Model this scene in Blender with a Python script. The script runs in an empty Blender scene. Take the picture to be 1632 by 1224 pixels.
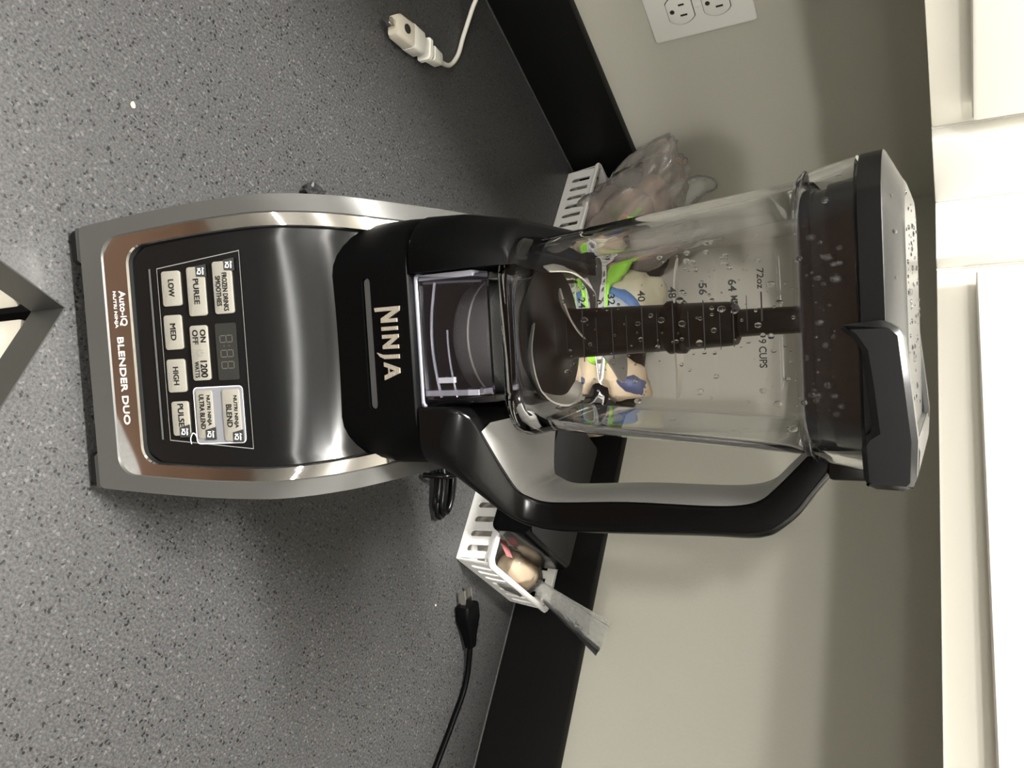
import bpy, bmesh, math, random
from mathutils import Matrix, Vector, noise

random.seed(7)
S = bpy.context.scene
COL = S.collection
PI = math.pi

# ------------------------------------------------------------------ frames
H = 0.46256
TILT, ROLL = 0.51120, -0.02939
YAW = 0.98949
LD = Vector((-math.cos(YAW), -math.sin(YAW), 0))      # along the left wall, away from the corner
RD = Vector((math.sin(YAW), -math.cos(YAW), 0))       # along the right wall, away from the corner
CO = Vector((-0.21802, 1.12679, 0))                   # corner of the worktop between the splashbacks
# room frame: x = distance from right splashback, y = distance from left splashback
MROOM = Matrix(((LD.x, RD.x, 0, CO.x), (LD.y, RD.y, 0, CO.y), (0, 0, 1, 0), (0, 0, 0, 1)))
PSI = math.radians(3.4)
MBL = Matrix.Translation((-0.0223, 0.2918, 0)) @ Matrix.Rotation(PSI, 4, 'Z')


def room(b, a, z=0.0):
    return MROOM @ Vector((b, a, z))


# ------------------------------------------------------------------ camera
cam_d = bpy.data.cameras.new('camera')
cam = bpy.data.objects.new('camera', cam_d)
COL.objects.link(cam)
F = Vector((0, math.cos(TILT), -math.sin(TILT)))
U0 = Vector((0, math.sin(TILT), math.cos(TILT)))
R0 = Vector((1, 0, 0))
R = math.cos(ROLL) * R0 + math.sin(ROLL) * U0
U = -math.sin(ROLL) * R0 + math.cos(ROLL) * U0
X, Y, Z = U, -R, -F
cam.matrix_world = Matrix(((X.x, Y.x, Z.x, 0), (X.y, Y.y, Z.y, 0), (X.z, Y.z, Z.z, H), (0, 0, 0, 1)))
cam_d.sensor_width = 36
cam_d.lens = 1275.83 / 1632 * 36
cam_d.clip_start = 0.01
S.camera = cam

# ------------------------------------------------------------------ world, lights, exposure
W = bpy.data.worlds.new('world')
S.world = W
W.use_nodes = True
W.node_tree.nodes['Background'].inputs[0].default_value = (1.0, 0.96, 0.9, 1)
W.node_tree.nodes['Background'].inputs[1].default_value = 0.10


def lamp(name, loc, radius, power, color=(1, 0.975, 0.925)):
    d = bpy.data.lights.new(name, 'POINT')
    d.shadow_soft_size = radius
    d.energy = power
    d.color = color
    o = bpy.data.objects.new(name, d)
    COL.objects.link(o)
    o.location = loc
    return o


td = bpy.data.lights.new('ceiling_tube_light', 'AREA')
td.shape = 'RECTANGLE'
td.size, td.size_y = 0.60, 0.10
td.energy = 98
td.color = (1, 0.985, 0.945)
tube_lamp = bpy.data.objects.new('ceiling_tube_light', td)
COL.objects.link(tube_lamp)
tube_lamp.location = (-0.42, 0.10, 1.52)
tube_lamp.rotation_euler = (0, 0, 0.05)

fd = bpy.data.lights.new('added_highlight_light', 'AREA')  # unseen strip light, added to lay a highlight bar across the hood
fd.shape = 'RECTANGLE'
fd.size, fd.size_y = 1.6, 0.04
fd.energy = 10
fd.color = (1, 0.98, 0.94)
added_highlight = bpy.data.objects.new('added_highlight_light', fd)
COL.objects.link(added_highlight)
added_highlight.location = (0.05, -2.55, 0.78)
added_highlight.rotation_euler = (Vector((0, 0.4, 0.1)) - added_highlight.location).to_track_quat('-Z', 'Y').to_euler()
lamp('room_lamp_light', (0.88, -2.41, 1.48), 0.08, 150)
lamp('room_lamp_light', (-0.88, -2.37, 1.48), 0.08, 125)

S.view_settings.view_transform = 'Standard'
S.view_settings.look = 'None'
S.view_settings.gamma = 1
S.view_settings.use_curve_mapping = False
S.view_settings.exposure = 0.0


# ------------------------------------------------------------------ materials
def nt(name):
    m = bpy.data.materials.new(name)
    m.use_nodes = True
    return m, m.node_tree, m.node_tree.nodes['Principled BSDF']


def mat(name, col, rough=0.5, metal=0.0, coat=0.0, spec=0.5, bump=0.0, bscale=200, var=0.0, trans=0.0, ior=1.45, sss=0.0):
    m, t, p = nt(name)
    p.inputs['Base Color'].default_value = (*col, 1)
    p.inputs['Roughness'].default_value = rough
    p.inputs['Metallic'].default_value = metal
    p.inputs['Coat Weight'].default_value = coat
    p.inputs['Specular IOR Level'].default_value = spec
    p.inputs['IOR'].default_value = ior
    p.inputs['Transmission Weight'].default_value = trans
    tc = t.nodes.new('ShaderNodeTexCoord')
    if bump or var:
        n = t.nodes.new('ShaderNodeTexNoise')
        n.inputs['Scale'].default_value = bscale
        n.inputs['Detail'].default_value = 4
        t.links.new(tc.outputs['Object'], n.inputs['Vector'])
        if bump:
            b = t.nodes.new('ShaderNodeBump')
            b.inputs['Strength'].default_value = bump
            b.inputs['Distance'].default_value = 0.001
            t.links.new(n.outputs['Fac'], b.inputs['Height'])
            t.links.new(b.outputs['Normal'], p.inputs['Normal'])
        if var:
            r = t.nodes.new('ShaderNodeMapRange')
            r.inputs['To Min'].default_value = 1 - var
            r.inputs['To Max'].default_value = 1 + var
            mx = t.nodes.new('ShaderNodeMix')
            mx.data_type = 'RGBA'
            mx.blend_type = 'MULTIPLY'
            mx.inputs[0].default_value = 1
            mx.inputs[6].default_value = (*col, 1)
            t.links.new(n.outputs['Fac'], r.inputs['Value'])
            t.links.new(r.outputs['Result'], mx.inputs[7])
            t.links.new(mx.outputs[2], p.inputs['Base Color'])
    return m


def film(name, tint, gloss=1.0, rough=0.05, diffuse=0.0, dcol=(0.8, 0.8, 0.8), ior=1.45, bump=0.0, bscale=60):
    """thin clear plastic sheet: see-through, with a Fresnel reflection and some milkiness"""
    m = bpy.data.materials.new(name)
    m.use_nodes = True
    t = m.node_tree
    t.nodes.clear()
    out = t.nodes.new('ShaderNodeOutputMaterial')
    tr = t.nodes.new('ShaderNodeBsdfTransparent')
    tr.inputs[0].default_value = (*tint, 1)
    gl = t.nodes.new('ShaderNodeBsdfGlossy')
    gl.inputs['Roughness'].default_value = rough
    fr = t.nodes.new('ShaderNodeFresnel')
    fr.inputs['IOR'].default_value = ior
    ml = t.nodes.new('ShaderNodeMath')
    ml.operation = 'MULTIPLY'
    ml.inputs[1].default_value = gloss
    t.links.new(fr.outputs[0], ml.inputs[0])
    base = tr
    if diffuse:
        df = t.nodes.new('ShaderNodeBsdfDiffuse')
        df.inputs[0].default_value = (*dcol, 1)
        mx0 = t.nodes.new('ShaderNodeMixShader')
        mx0.inputs[0].default_value = diffuse
        t.links.new(tr.outputs[0], mx0.inputs[1])
        t.links.new(df.outputs[0], mx0.inputs[2])
        base = mx0
    mx = t.nodes.new('ShaderNodeMixShader')
    t.links.new(ml.outputs[0], mx.inputs[0])
    t.links.new(base.outputs[0], mx.inputs[1])
    t.links.new(gl.outputs[0], mx.inputs[2])
    t.links.new(mx.outputs[0], out.inputs[0])
    if bump:
        tc = t.nodes.new('ShaderNodeTexCoord')
        n = t.nodes.new('ShaderNodeTexNoise')
        n.inputs['Scale'].default_value = bscale
        n.inputs['Detail'].default_value = 3
        b = t.nodes.new('ShaderNodeBump')
        b.inputs['Strength'].default_value = bump
        b.inputs['Distance'].default_value = 0.01
        t.links.new(tc.outputs['Object'], n.inputs['Vector'])
        t.links.new(n.outputs['Fac'], b.inputs['Height'])
        t.links.new(b.outputs['Normal'], gl.inputs['Normal'])
        t.links.new(b.outputs['Normal'], fr.inputs['Normal'])
    return m


def clear_solid(name, col, ior, through, rough=0.0):
    """solid clear plastic: refracting glass blended with straight-through transmission"""
    m = bpy.data.materials.new(name)
    m.use_nodes = True
    t = m.node_tree
    t.nodes.clear()
    out = t.nodes.new('ShaderNodeOutputMaterial')
    tr = t.nodes.new('ShaderNodeBsdfTransparent')
    tr.inputs[0].default_value = (*col, 1)
    gl = t.nodes.new('ShaderNodeBsdfGlass')
    gl.inputs['Color'].default_value = (*col, 1)
    gl.inputs['Roughness'].default_value = rough
    gl.inputs['IOR'].default_value = ior
    mx = t.nodes.new('ShaderNodeMixShader')
    mx.inputs[0].default_value = 1 - through
    t.links.new(tr.outputs[0], mx.inputs[1])
    t.links.new(gl.outputs[0], mx.inputs[2])
    t.links.new(mx.outputs[0], out.inputs[0])
    return m


def laminate(name):
    m, t, p = nt(name)
    L = t.links
    tc = t.nodes.new('ShaderNodeTexCoord')

    def vor(scale, feat='F1'):
        v = t.nodes.new('ShaderNodeTexVoronoi')
        v.inputs['Scale'].default_value = scale
        v.feature = feat
        L.new(nd.outputs[0], v.inputs['Vector'])
        return v

    nz = t.nodes.new('ShaderNodeTexNoise')
    nz.inputs['Scale'].default_value = 300
    L.new(tc.outputs['Object'], nz.inputs['Vector'])
    nd = t.nodes.new('ShaderNodeMixRGB')
    nd.blend_type = 'LINEAR_LIGHT'
    nd.inputs[0].default_value = 0.002
    L.new(tc.outputs['Object'], nd.inputs[1])
    L.new(nz.outputs['Color'], nd.inputs[2])
    base = t.nodes.new('ShaderNodeTexNoise')
    base.inputs['Scale'].default_value = 520
    base.inputs['Detail'].default_value = 3
    base.inputs['Roughness'].default_value = 0.7
    L.new(tc.outputs['Object'], base.inputs['Vector'])
    cr = t.nodes.new('ShaderNodeValToRGB')
    e = cr.color_ramp.elements
    e[0].position = 0.36
    e[0].color = (0.026, 0.026, 0.026, 1)
    e[1].position = 0.66
    e[1].color = (0.074, 0.073, 0.073, 1)
    L.new(base.outputs['Fac'], cr.inputs[0])
    # dark chips
    v1 = vor(330)
    th = t.nodes.new('ShaderNodeMath')
    th.operation = 'LESS_THAN'
    th.inputs[1].default_value = 0.33
    L.new(v1.outputs['Distance'], th.inputs[0])
    sel = t.nodes.new('ShaderNodeSeparateColor')
    L.new(v1.outputs['Color'], sel.inputs[0])
    s2 = t.nodes.new('ShaderNodeMath')
    s2.operation = 'LESS_THAN'
    s2.inputs[1].default_value = 0.34
    L.new(sel.outputs[0], s2.inputs[0])
    mk = t.nodes.new('ShaderNodeMath')
    mk.operation = 'MULTIPLY'
    L.new(th.outputs[0], mk.inputs[0])
    L.new(s2.outputs[0], mk.inputs[1])
    m1 = t.nodes.new('ShaderNodeMixRGB')
    m1.inputs[2].default_value = (0.0075, 0.0075, 0.0075, 1)
    L.new(mk.outputs[0], m1.inputs[0])
    L.new(cr.outputs[0], m1.inputs[1])
    # pale chips
    s3 = t.nodes.new('ShaderNodeMath')
    s3.operation = 'GREATER_THAN'
    s3.inputs[1].default_value = 0.80
    L.new(sel.outputs[1], s3.inputs[0])
    mk2 = t.nodes.new('ShaderNodeMath')
    mk2.operation = 'MULTIPLY'
    L.new(th.outputs[0], mk2.inputs[0])
    L.new(s3.outputs[0], mk2.inputs[1])
    m2 = t.nodes.new('ShaderNodeMixRGB')
    m2.inputs[2].default_value = (0.088, 0.087, 0.087, 1)
    L.new(mk2.outputs[0], m2.inputs[0])
    L.new(m1.outputs[0], m2.inputs[1])
    L.new(m2.outputs[0], p.inputs['Base Color'])
    p.inputs['Roughness'].default_value = 0.42
    p.inputs['Specular IOR Level'].default_value = 0.4
    return m


M = {}
M['laminate'] = laminate('speckled_laminate')
M['edge'] = mat('edge_band', (0.038, 0.038, 0.036), 0.5, spec=0.2)
M['splash'] = mat('splash_black', (0.006, 0.006, 0.0058), 0.5, spec=0.15, var=0.25, bscale=400)
M['caulk'] = mat('caulk', (0.05, 0.049, 0.047), 0.6, var=0.4, bscale=40)
M['wall'] = mat('wall_paint', (0.49, 0.478, 0.41), 0.85, bump=0.15, bscale=260, var=0.03)
M['ceil'] = mat('ceiling_paint', (0.50, 0.49, 0.47), 0.9)
M['wall2'] = mat('far_wall_paint', (0.20, 0.195, 0.18), 0.85)
M['floor'] = mat('floor_wood', (0.060, 0.030, 0.016), 0.5, var=0.3, bscale=3)
M['cab'] = mat('cabinet_paint', (0.90, 0.87, 0.78), 0.38, bump=0.03, bscale=90)
M['door'] = mat('cabinet_door_paint', (0.88, 0.86, 0.80), 0.35, bump=0.03, bscale=90)
M['dark'] = mat('dark_gap', (0.012, 0.012, 0.012), 0.8)
M['plate'] = mat('outlet_plastic', (0.80, 0.79, 0.74), 0.35)
M['slot'] = mat('slot_dark', (0.02, 0.018, 0.015), 0.6)
M['frame'] = mat('silver_paint', (0.056, 0.055, 0.051), 0.42, 0.15)
M['chrome'] = mat('chrome', (0.80, 0.78, 0.75), 0.07, 1.0)
M['hood'] = mat('satin_black', (0.004, 0.0042, 0.0044), 0.15, 0.0, 0.0, 0.7)
M['collar'] = mat('soft_black', (0.0016, 0.0016, 0.0017), 0.42, spec=0.06)
M['rubber'] = mat('black_rubber', (0.006, 0.006, 0.006), 0.7, spec=0.3)
M['gloss'] = mat('gloss_black', (0.002, 0.002, 0.0021), 0.2, spec=0.28)
M['lid'] = mat('lid_black', (0.0035, 0.0036, 0.0038), 0.24, spec=0.5)
M['button'] = mat('button_grey', (0.21, 0.20, 0.17), 0.38)
M['ink'] = mat('ink_black', (0.012, 0.012, 0.012), 0.5)
M['tag'] = mat('tag_black', (0.02, 0.02, 0.02), 0.5)
M['white'] = mat('print_white', (0.80, 0.80, 0.78), 0.5)
M['grey'] = mat('print_grey', (0.16, 0.16, 0.155), 0.5)
M['surround'] = mat('surround_silver', (0.20, 0.20, 0.22), 0.35, 0.2)
M['display'] = mat('display_window', (0.020, 0.020, 0.018), 0.25)
M['digit'] = mat('display_segment', (0.075, 0.075, 0.062), 0.5)
M['logo'] = mat('logo_metal', (0.62, 0.57, 0.48), 0.3, 0.7, bump=0.5, bscale=900)
M['slotface'] = mat('slot_grey', (0.07, 0.07, 0.07), 0.5)
M['jar'] = film('clear_jar_plastic', (0.972, 0.972, 0.978), 0.9, 0.03, 0.012, (0.7, 0.7, 0.75), 1.42)
M['thick'] = film('thick_clear_plastic', (0.955, 0.955, 0.98), 1.0, 0.03, 0.004, (0.6, 0.6, 0.75), 1.45)
M['milky'] = film('painted_edge_glint', (0.9, 0.9, 0.95), 1.2, 0.08, 0.30, (0.75, 0.75, 0.85), 1.5)  # pale diffuse tone paints bright highlight lines on the clear edges
M['foot'] = clear_solid('clear_plastic_solid', (0.96, 0.96, 0.99), 1.45, 0.0)
M['jarsolid'] = clear_solid('clear_jar_wall', (0.985, 0.985, 0.99), 1.42, 0.0)
M['water'] = mat('water', (1, 1, 1), 0.0, trans=1.0, ior=1.33)
M['steel'] = mat('blade_steel', (0.66, 0.64, 0.58), 0.32, 0.75)
M['shaft'] = mat('shaft_black', (0.002, 0.002, 0.002), 0.3, spec=0.2)
M['frost'] = mat('frosted_grey', (0.07, 0.07, 0.066), 0.5, bump=0.4, bscale=900)
M['liner'] = mat('grip_grey', (0.24, 0.235, 0.225), 0.35, bump=0.1, bscale=400)
M['basket'] = mat('white_plastic', (0.80, 0.79, 0.76), 0.35)
M['bag'] = film('bag_film', (0.90, 0.89, 0.87), 1.3, 0.16, 0.30, (0.72, 0.67, 0.62), 1.45, 0.35, 30)
M['bagthin'] = film('bag_film_thin', (0.93, 0.93, 0.92), 1.0, 0.3, 0.30, (0.60, 0.60, 0.57), 1.45, 0.2, 60)
M['bread'] = mat('bread_crust', (0.46, 0.30, 0.24), 0.7, var=0.35, bscale=40)
M['bun'] = mat('bun_tan', (0.62, 0.49, 0.34), 0.6, var=0.15, bscale=35)
M['pale'] = mat('bag_cream_print', (0.62, 0.58, 0.42), 0.4, var=0.12, bscale=30)
M['blue'] = mat('bag_blue_print', (0.10, 0.22, 0.52), 0.4)
M['cyanw'] = mat('bag_white_print', (0.62, 0.68, 0.74), 0.4, var=0.1, bscale=30)
M['lime'] = mat('lime_packet', (0.33, 0.75, 0.06), 0.35)
M['navy'] = mat('navy_label', (0.09, 0.11, 0.22), 0.5)
M['pink'] = mat('pink_label', (0.62, 0.22, 0.22), 0.5)
M['cordw'] = mat('white_cord', (0.74, 0.71, 0.64), 0.45)
M['plugw'] = mat('white_plug', (0.86, 0.84, 0.78), 0.35)
M['plugc'] = mat('beige_plug_cap', (0.50, 0.46, 0.38), 0.3)
M['brass'] = mat('prong_metal', (0.7, 0.68, 0.62), 0.2, 1.0)
M['crumb'] = mat('crumb', (0.75, 0.62, 0.42), 0.8)
M['scrap'] = mat('scrap_dark', (0.03, 0.03, 0.03), 0.12)


# ------------------------------------------------------------------ mesh helpers
def link(name, verts, faces, m, parent=None, mw=None, smooth=None, kind=None, label=None):
    me = bpy.data.meshes.new(name)
    me.from_pydata([tuple(v) for v in verts], [], [tuple(f) for f in faces])
    bm = bmesh.new()
    bm.from_mesh(me)
    bmesh.ops.remove_doubles(bm, verts=bm.verts, dist=1e-6)
    bmesh.ops.recalc_face_normals(bm, faces=bm.faces)
    bm.to_mesh(me)
    bm.free()
    return linkme(name, me, m, parent, mw, smooth, kind, label)


def linkme(name, me, m, parent=None, mw=None, smooth=None, kind=None, label=None):
    me.materials.append(M[m] if isinstance(m, str) else m)
    o = bpy.data.objects.new(name, me)
    COL.objects.link(o)
    if parent is not None:
        o.parent = parent
    if mw is not None:
        o.matrix_world = mw if parent is None else o.matrix_world
        if parent is not None:
            o.matrix_local = mw
    if smooth is not None:
        me.shade_smooth()
        if smooth < 179:
            me.set_sharp_from_angle(angle=math.radians(smooth))
    if kind:
        o['kind'] = kind
    if label:
        o['label'] = label
    return o


def tag(o, label=None, cat=None, group=None, kind=None):
    if label:
        o['label'] = label
    if cat:
        o['category'] = cat
    if group:
        o['group'] = group
    if kind:
        o['kind'] = kind
    return o


def empty(name, label, cat, mw, group=None):
    o = bpy.data.objects.new(name, None)
    COL.objects.link(o)
    o.empty_display_size = 0.02
    o.matrix_world = mw
    return tag(o, label, cat, group)


def bevel_bm(bm, w, seg=2, angle=30):
    es = [e for e in bm.edges if len(e.link_faces) == 2 and e.calc_face_angle(0) > math.radians(angle)]
    bmesh.ops.bevel(bm, geom=es, offset=w, segments=seg, affect='EDGES', profile=0.5)


def boxmesh(name, lo, hi, bev=0.0, seg=2):
    bm = bmesh.new()
    bmesh.ops.create_cube(bm, size=1)
    for v in bm.verts:
        v.co = Vector(((lo[i] + hi[i]) / 2 + v.co[i] * (hi[i] - lo[i]) for i in range(3)))
    if bev:
        bevel_bm(bm, bev, seg)
    me = bpy.data.meshes.new(name)
    bm.to_mesh(me)
    bm.free()
    return me


def box(name, lo, hi, m, parent=None, mw=None, bev=0.0, seg=2, kind=None, label=None):
    return linkme(name, boxmesh(name, lo, hi, bev, seg), m, parent, mw, 40 if bev else None, kind, label)


def prismmesh(name, poly, z0, z1, bev=0.0, axis='z', seg=2):
    """extrude a polygon; axis z: poly=(x,y); axis y: poly=(x,z) extruded along y"""
    bm = bmesh.new()

    def P(p, k):
        return (p[0], p[1], k) if axis == 'z' else ((p[0], k, p[1]) if axis == 'y' else (k, p[0], p[1]))
    a = [bm.verts.new(P(p, z0)) for p in poly]
    b = [bm.verts.new(P(p, z1)) for p in poly]
    bm.faces.new(a)
    bm.faces.new(b)
    n = len(poly)
    for i in range(n):
        bm.faces.new((a[i], a[(i + 1) % n], b[(i + 1) % n], b[i]))
    bmesh.ops.recalc_face_normals(bm, faces=bm.faces)
    if bev:
        bevel_bm(bm, bev, seg, 25)
    me = bpy.data.meshes.new(name)
    bm.to_mesh(me)
    bm.free()
    return me


def prism(name, poly, z0, z1, m, parent=None, mw=None, bev=0.0, axis='z', seg=2, smooth=35, kind=None, label=None):
    return linkme(name, prismmesh(name, poly, z0, z1, bev, axis, seg), m, parent, mw, smooth, kind, label)


def rsq(hx, hy, r, n=6, cx=0.0, cy=0.0):
    r = min(r, hx - 1e-5, hy - 1e-5)
    out = []
    for (sx, sy, a0) in ((1, 1, 0), (-1, 1, 90), (-1, -1, 180), (1, -1, 270)):
        for i in range(n + 1):
            a = math.radians(a0 + 90 * i / n)
            out.append((cx + sx * (hx - r) + r * math.cos(a), cy + sy * (hy - r) + r * math.sin(a)))
    return out


def loft(rings, cap0=True, cap1=True, closed=True):
    V, Fc = [], []
    n = len(rings[0])
    for r in rings:
        V += [tuple(p) for p in r]
    for k in range(len(rings) - 1):
        for i in range(n if closed else n - 1):
            j = (i + 1) % n
            Fc.append((k * n + i, k * n + j, (k + 1) * n + j, (k + 1) * n + i))
    if cap0:
        Fc.append(tuple(range(n - 1, -1, -1)))
    if cap1:
        Fc.append(tuple((len(rings) - 1) * n + i for i in range(n)))
    return V, Fc


def lathe(prof, n=32, cx=0.0, cy=0.0):
    return loft([[(cx + r * math.cos(2 * PI * i / n), cy + r * math.sin(2 * PI * i / n), z) for i in range(n)] for r, z in prof])


def catmull(pts, k=6):
    P = [Vector(p) for p in pts]
    out = []
    for i in range(len(P) - 1):
        p0, p1, p2, p3 = P[max(i - 1, 0)], P[i], P[i + 1], P[min(i + 2, len(P) - 1)]
        for j in range(k):
            t = j / k
            out.append(0.5 * ((2 * p1) + (p2 - p0) * t + (2 * p0 - 5 * p1 + 4 * p2 - p3) * t * t + (3 * p1 - p0 - 3 * p2 + p3) * t ** 3))
    out.append(P[-1])
    return out


def tube(pts, r, n=8, k=6):
    P = catmull(pts, k)
    rings = []
    up = Vector((0, 0, 1))
    for i, p in enumerate(P):
        t = (P[min(i + 1, len(P) - 1)] - P[max(i - 1, 0)]).normalized()
        a = t.cross(up)
        if a.length < 1e-3:
            a = t.cross(Vector((1, 0, 0)))
        a.normalize()
        b = a.cross(t)
        rr = r(i / (len(P) - 1)) if callable(r) else r
        rings.append([p + (a * math.cos(2 * PI * j / n) + b * math.sin(2 * PI * j / n)) * rr for j in range(n)])
    return loft(rings)


def merge(*parts):
    V, Fc = [], []
    for v, f in parts:
        o = len(V)
        V += list(v)
        Fc += [tuple(i + o for i in q) for q in f]
    return V, Fc


def xform(vf, mtx):
    return [mtx @ Vector(v) for v in vf[0]], vf[1]


def boolean(o, cutter):
    md = o.modifiers.new('cut', 'BOOLEAN')
    md.operation = 'DIFFERENCE'
    md.object = cutter
    md.solver = 'EXACT'
    dg = bpy.context.evaluated_depsgraph_get()
    me = bpy.data.meshes.new_from_object(o.evaluated_get(dg))
    o.modifiers.clear()
    o.data = me
    bpy.data.objects.remove(cutter, do_unlink=True)


def textmesh(body, bold=0.0):
    c = bpy.data.curves.new('t', 'FONT')
    c.body = body
    c.size = 1
    c.offset = bold
    c.resolution_u = 3
    o = bpy.data.objects.new('t', c)
    COL.objects.link(o)
    dg = bpy.context.evaluated_depsgraph_get()
    me = o.evaluated_get(dg).to_mesh()
    V = [tuple(v.co) for v in me.vertices]
    Fc = [tuple(p.vertices) for p in me.polygons]
    o.evaluated_get(dg).to_mesh_clear()
    bpy.data.objects.remove(o, do_unlink=True)
    bpy.data.curves.remove(c)
    return V, Fc


def textfit(body, u0, v0, u1, v1, bold=0.02):
    """flat letters scaled into the box u0..u1 x v0..v1"""
    V, Fc = textmesh(body, bold)
    xs = [v[0] for v in V]
    ys = [v[1] for v in V]
    x0, x1, y0, y1 = min(xs), max(xs), min(ys), max(ys)
    return [(u0 + (v[0] - x0) / (x1 - x0) * (u1 - u0), v0 + (v[1] - y0) / (y1 - y0) * (v1 - v0), 0) for v in V], Fc


# ================================================================== SETTING
RS = 4.0           # room size
WO = -0.015        # wall plane behind the splashbacks
TOP = 1.72
FLO = -0.91
tag(box('floor', (WO - 0.1, WO - 0.1, FLO - 0.05), (RS, RS, FLO), 'floor', mw=MROOM), kind='structure')
tag(box('ceiling', (WO - 0.1, WO - 0.1, TOP), (RS, RS, TOP + 0.05), 'ceil', mw=MROOM), kind='structure')
tag(box('wall_right', (WO - 0.1, WO - 0.1, FLO), (WO, RS, TOP), 'wall', mw=MROOM), kind='structure')
tag(box('wall_left', (WO, WO - 0.1, FLO), (RS, WO, TOP), 'wall', mw=MROOM), kind='structure')
tag(box('wall_back', (RS, WO - 0.1, FLO), (RS + 0.1, RS, TOP), 'wall2', mw=MROOM), kind='structure')
tag(box('wall_side', (WO - 0.1, RS, FLO), (RS + 0.1, RS + 0.1, TOP), 'wall2', mw=MROOM), kind='structure')

# ---- worktop (an L in the corner) with its splashbacks
CA, CB, TH, BH, EXT = 0.5995, 0.6124, 0.034, 0.0930, 1.9
wt = empty('countertop', 'dark grey speckled laminate corner countertop with low black splashback', 'countertop', MROOM)
L_poly = [(0, 0), (EXT, 0), (EXT, CA), (CB, CA), (CB, EXT), (0, EXT)]
prism('countertop_slab', L_poly, -TH, 0, 'laminate', wt, smooth=None)
ip = [(EXT, CA), (CB, CA), (CB, EXT)]
ip2 = [(EXT, CA + 0.0006), (CB + 0.0006, CA + 0.0006), (CB + 0.0006, EXT)]
prism('edge_band', ip + ip2[::-1], -TH, -0.0003, 'edge', wt, smooth=None, label='plain dark grey band along the worktop front edge')
box('splashback', (-0.0145, 0, 0), (0, EXT, BH), 'splash', wt, bev=0.0012)
box('splashback', (0.0, -0.0145, 0), (EXT, 0, BH), 'splash', wt, bev=0.0012)
link('caulk_joint', *merge(tube([(0.0008, 0.0, 0.0008), (0.0008, EXT, 0.0008)], 0.0012, 6, 1),
                           tube([(0.0, 0.0008, 0.0008), (EXT, 0.0008, 0.0008)], 0.0012, 6, 1)), 'caulk', wt)

# ---- base cabinets under the worktop
REC = 0.006
bc = empty('base_cabinet', 'cream base cabinet in the corner under the grey countertop', 'cabinet', MROOM)
prism('cabinet_body', [(0, 0), (EXT, 0), (EXT, CA - REC - 0.02), (CB - REC - 0.02, CA - REC - 0.02), (CB - REC - 0.02, EXT), (0, EXT)], FLO + 0.001, -TH - 0.0005, 'dark', bc, smooth=None, label='dark carcass seen in the corner gap')


def drawer_front(axis, z0, z1, cut):
    g, ln, c = 0.004, 0.45, 0.013
    t0, t1 = (CA - REC - 0.02, CA - REC) if axis == 'y' else (CB - REC - 0.02, CB - REC)
    s0 = (CB if axis == 'y' else CA) - REC + g
    poly = [(s0, z0), (s0 + ln, z0), (s0 + ln, z1), (s0 + c, z1), (s0 + c, z1 - 0.012), (s0, z1 - 0.022)] if cut else [(s0, z0), (s0 + ln, z0), (s0 + ln, z1), (s0, z1)]
    return linkme('drawer_front', prismmesh('drawer_front', poly, t0, t1, 0.003, 'y' if axis == 'y' else 'x', 2), 'cab', bc, None, 30)


for ax_ in ('y', 'x'):
    drawer_front(ax_, -0.20, -TH - 0.001, True)
    drawer_front(ax_, -0.80, -0.206, False)

# ---- wall cabinets
ZB, ZT, DP = 0.4487, 1.30, 0.30
RAIL = 0.4735


def wall_cab(label, lo, hi, doors):
    c = empty('wall_cabinet', label, 'cabinet', MROOM)
    box('cabinet_body', lo, hi, 'cab', c, bev=0.001)
    for dlo, dhi in doors:
        d = box('door', dlo, dhi, 'door', c, bev=0.003)
        # raised centre panel
        ax = 0 if (dhi[0] - dlo[0]) < (dhi[1] - dlo[1]) else 1
        l2, h2 = list(dlo), list(dhi)
        for k in (1 - ax, 2):
            l2[k] += 0.06
            h2[k] -= 0.06
        l2[ax] = dhi[ax] + 0.0002
        h2[ax] = dhi[ax] + 0.006
        box('door_panel', l2, h2, 'door', d, bev=0.004)
    return c


wall_cab('white wall cabinet with cream bottom rail above the electrical outlet', (0.3765, -0.0135, ZB), (1.5, DP, ZT),
         [((0.392, DP, RAIL), (0.83, DP + 0.019, ZT - 0.02)), ((0.835, DP, RAIL), (1.28, DP + 0.019, ZT - 0.02))])
wall_cab('white wall cabinet with cream bottom rail on the right wall', (-0.0135, 0.3685, ZB), (DP, 1.5, ZT),
         [((DP, 0.384, RAIL), (DP + 0.019, 0.83, ZT - 0.02)), ((DP, 0.835, RAIL), (DP + 0.019, 1.28, ZT - 0.02))])
cc = empty('wall_cabinet', 'white corner wall cabinet whose folding doors reach the bottom edge', 'cabinet', MROOM)
prism('cabinet_body', [(-0.0135, -0.0135), (0.3755, -0.0135), (0.3755, DP), (DP, DP), (DP, 0.3675), (-0.0135, 0.3675)], ZB, ZT, 'door', cc, smooth=None)
box('door', (DP + 0.0135, DP + 0.0005, ZB), (0.3755, DP + 0.013, ZT - 0.01), 'door', cc, bev=0.001)
box('door', (DP + 0.0005, DP + 0.0005, ZB), (DP + 0.013, 0.3675, ZT - 0.01), 'door', cc, bev=0.001)

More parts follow.
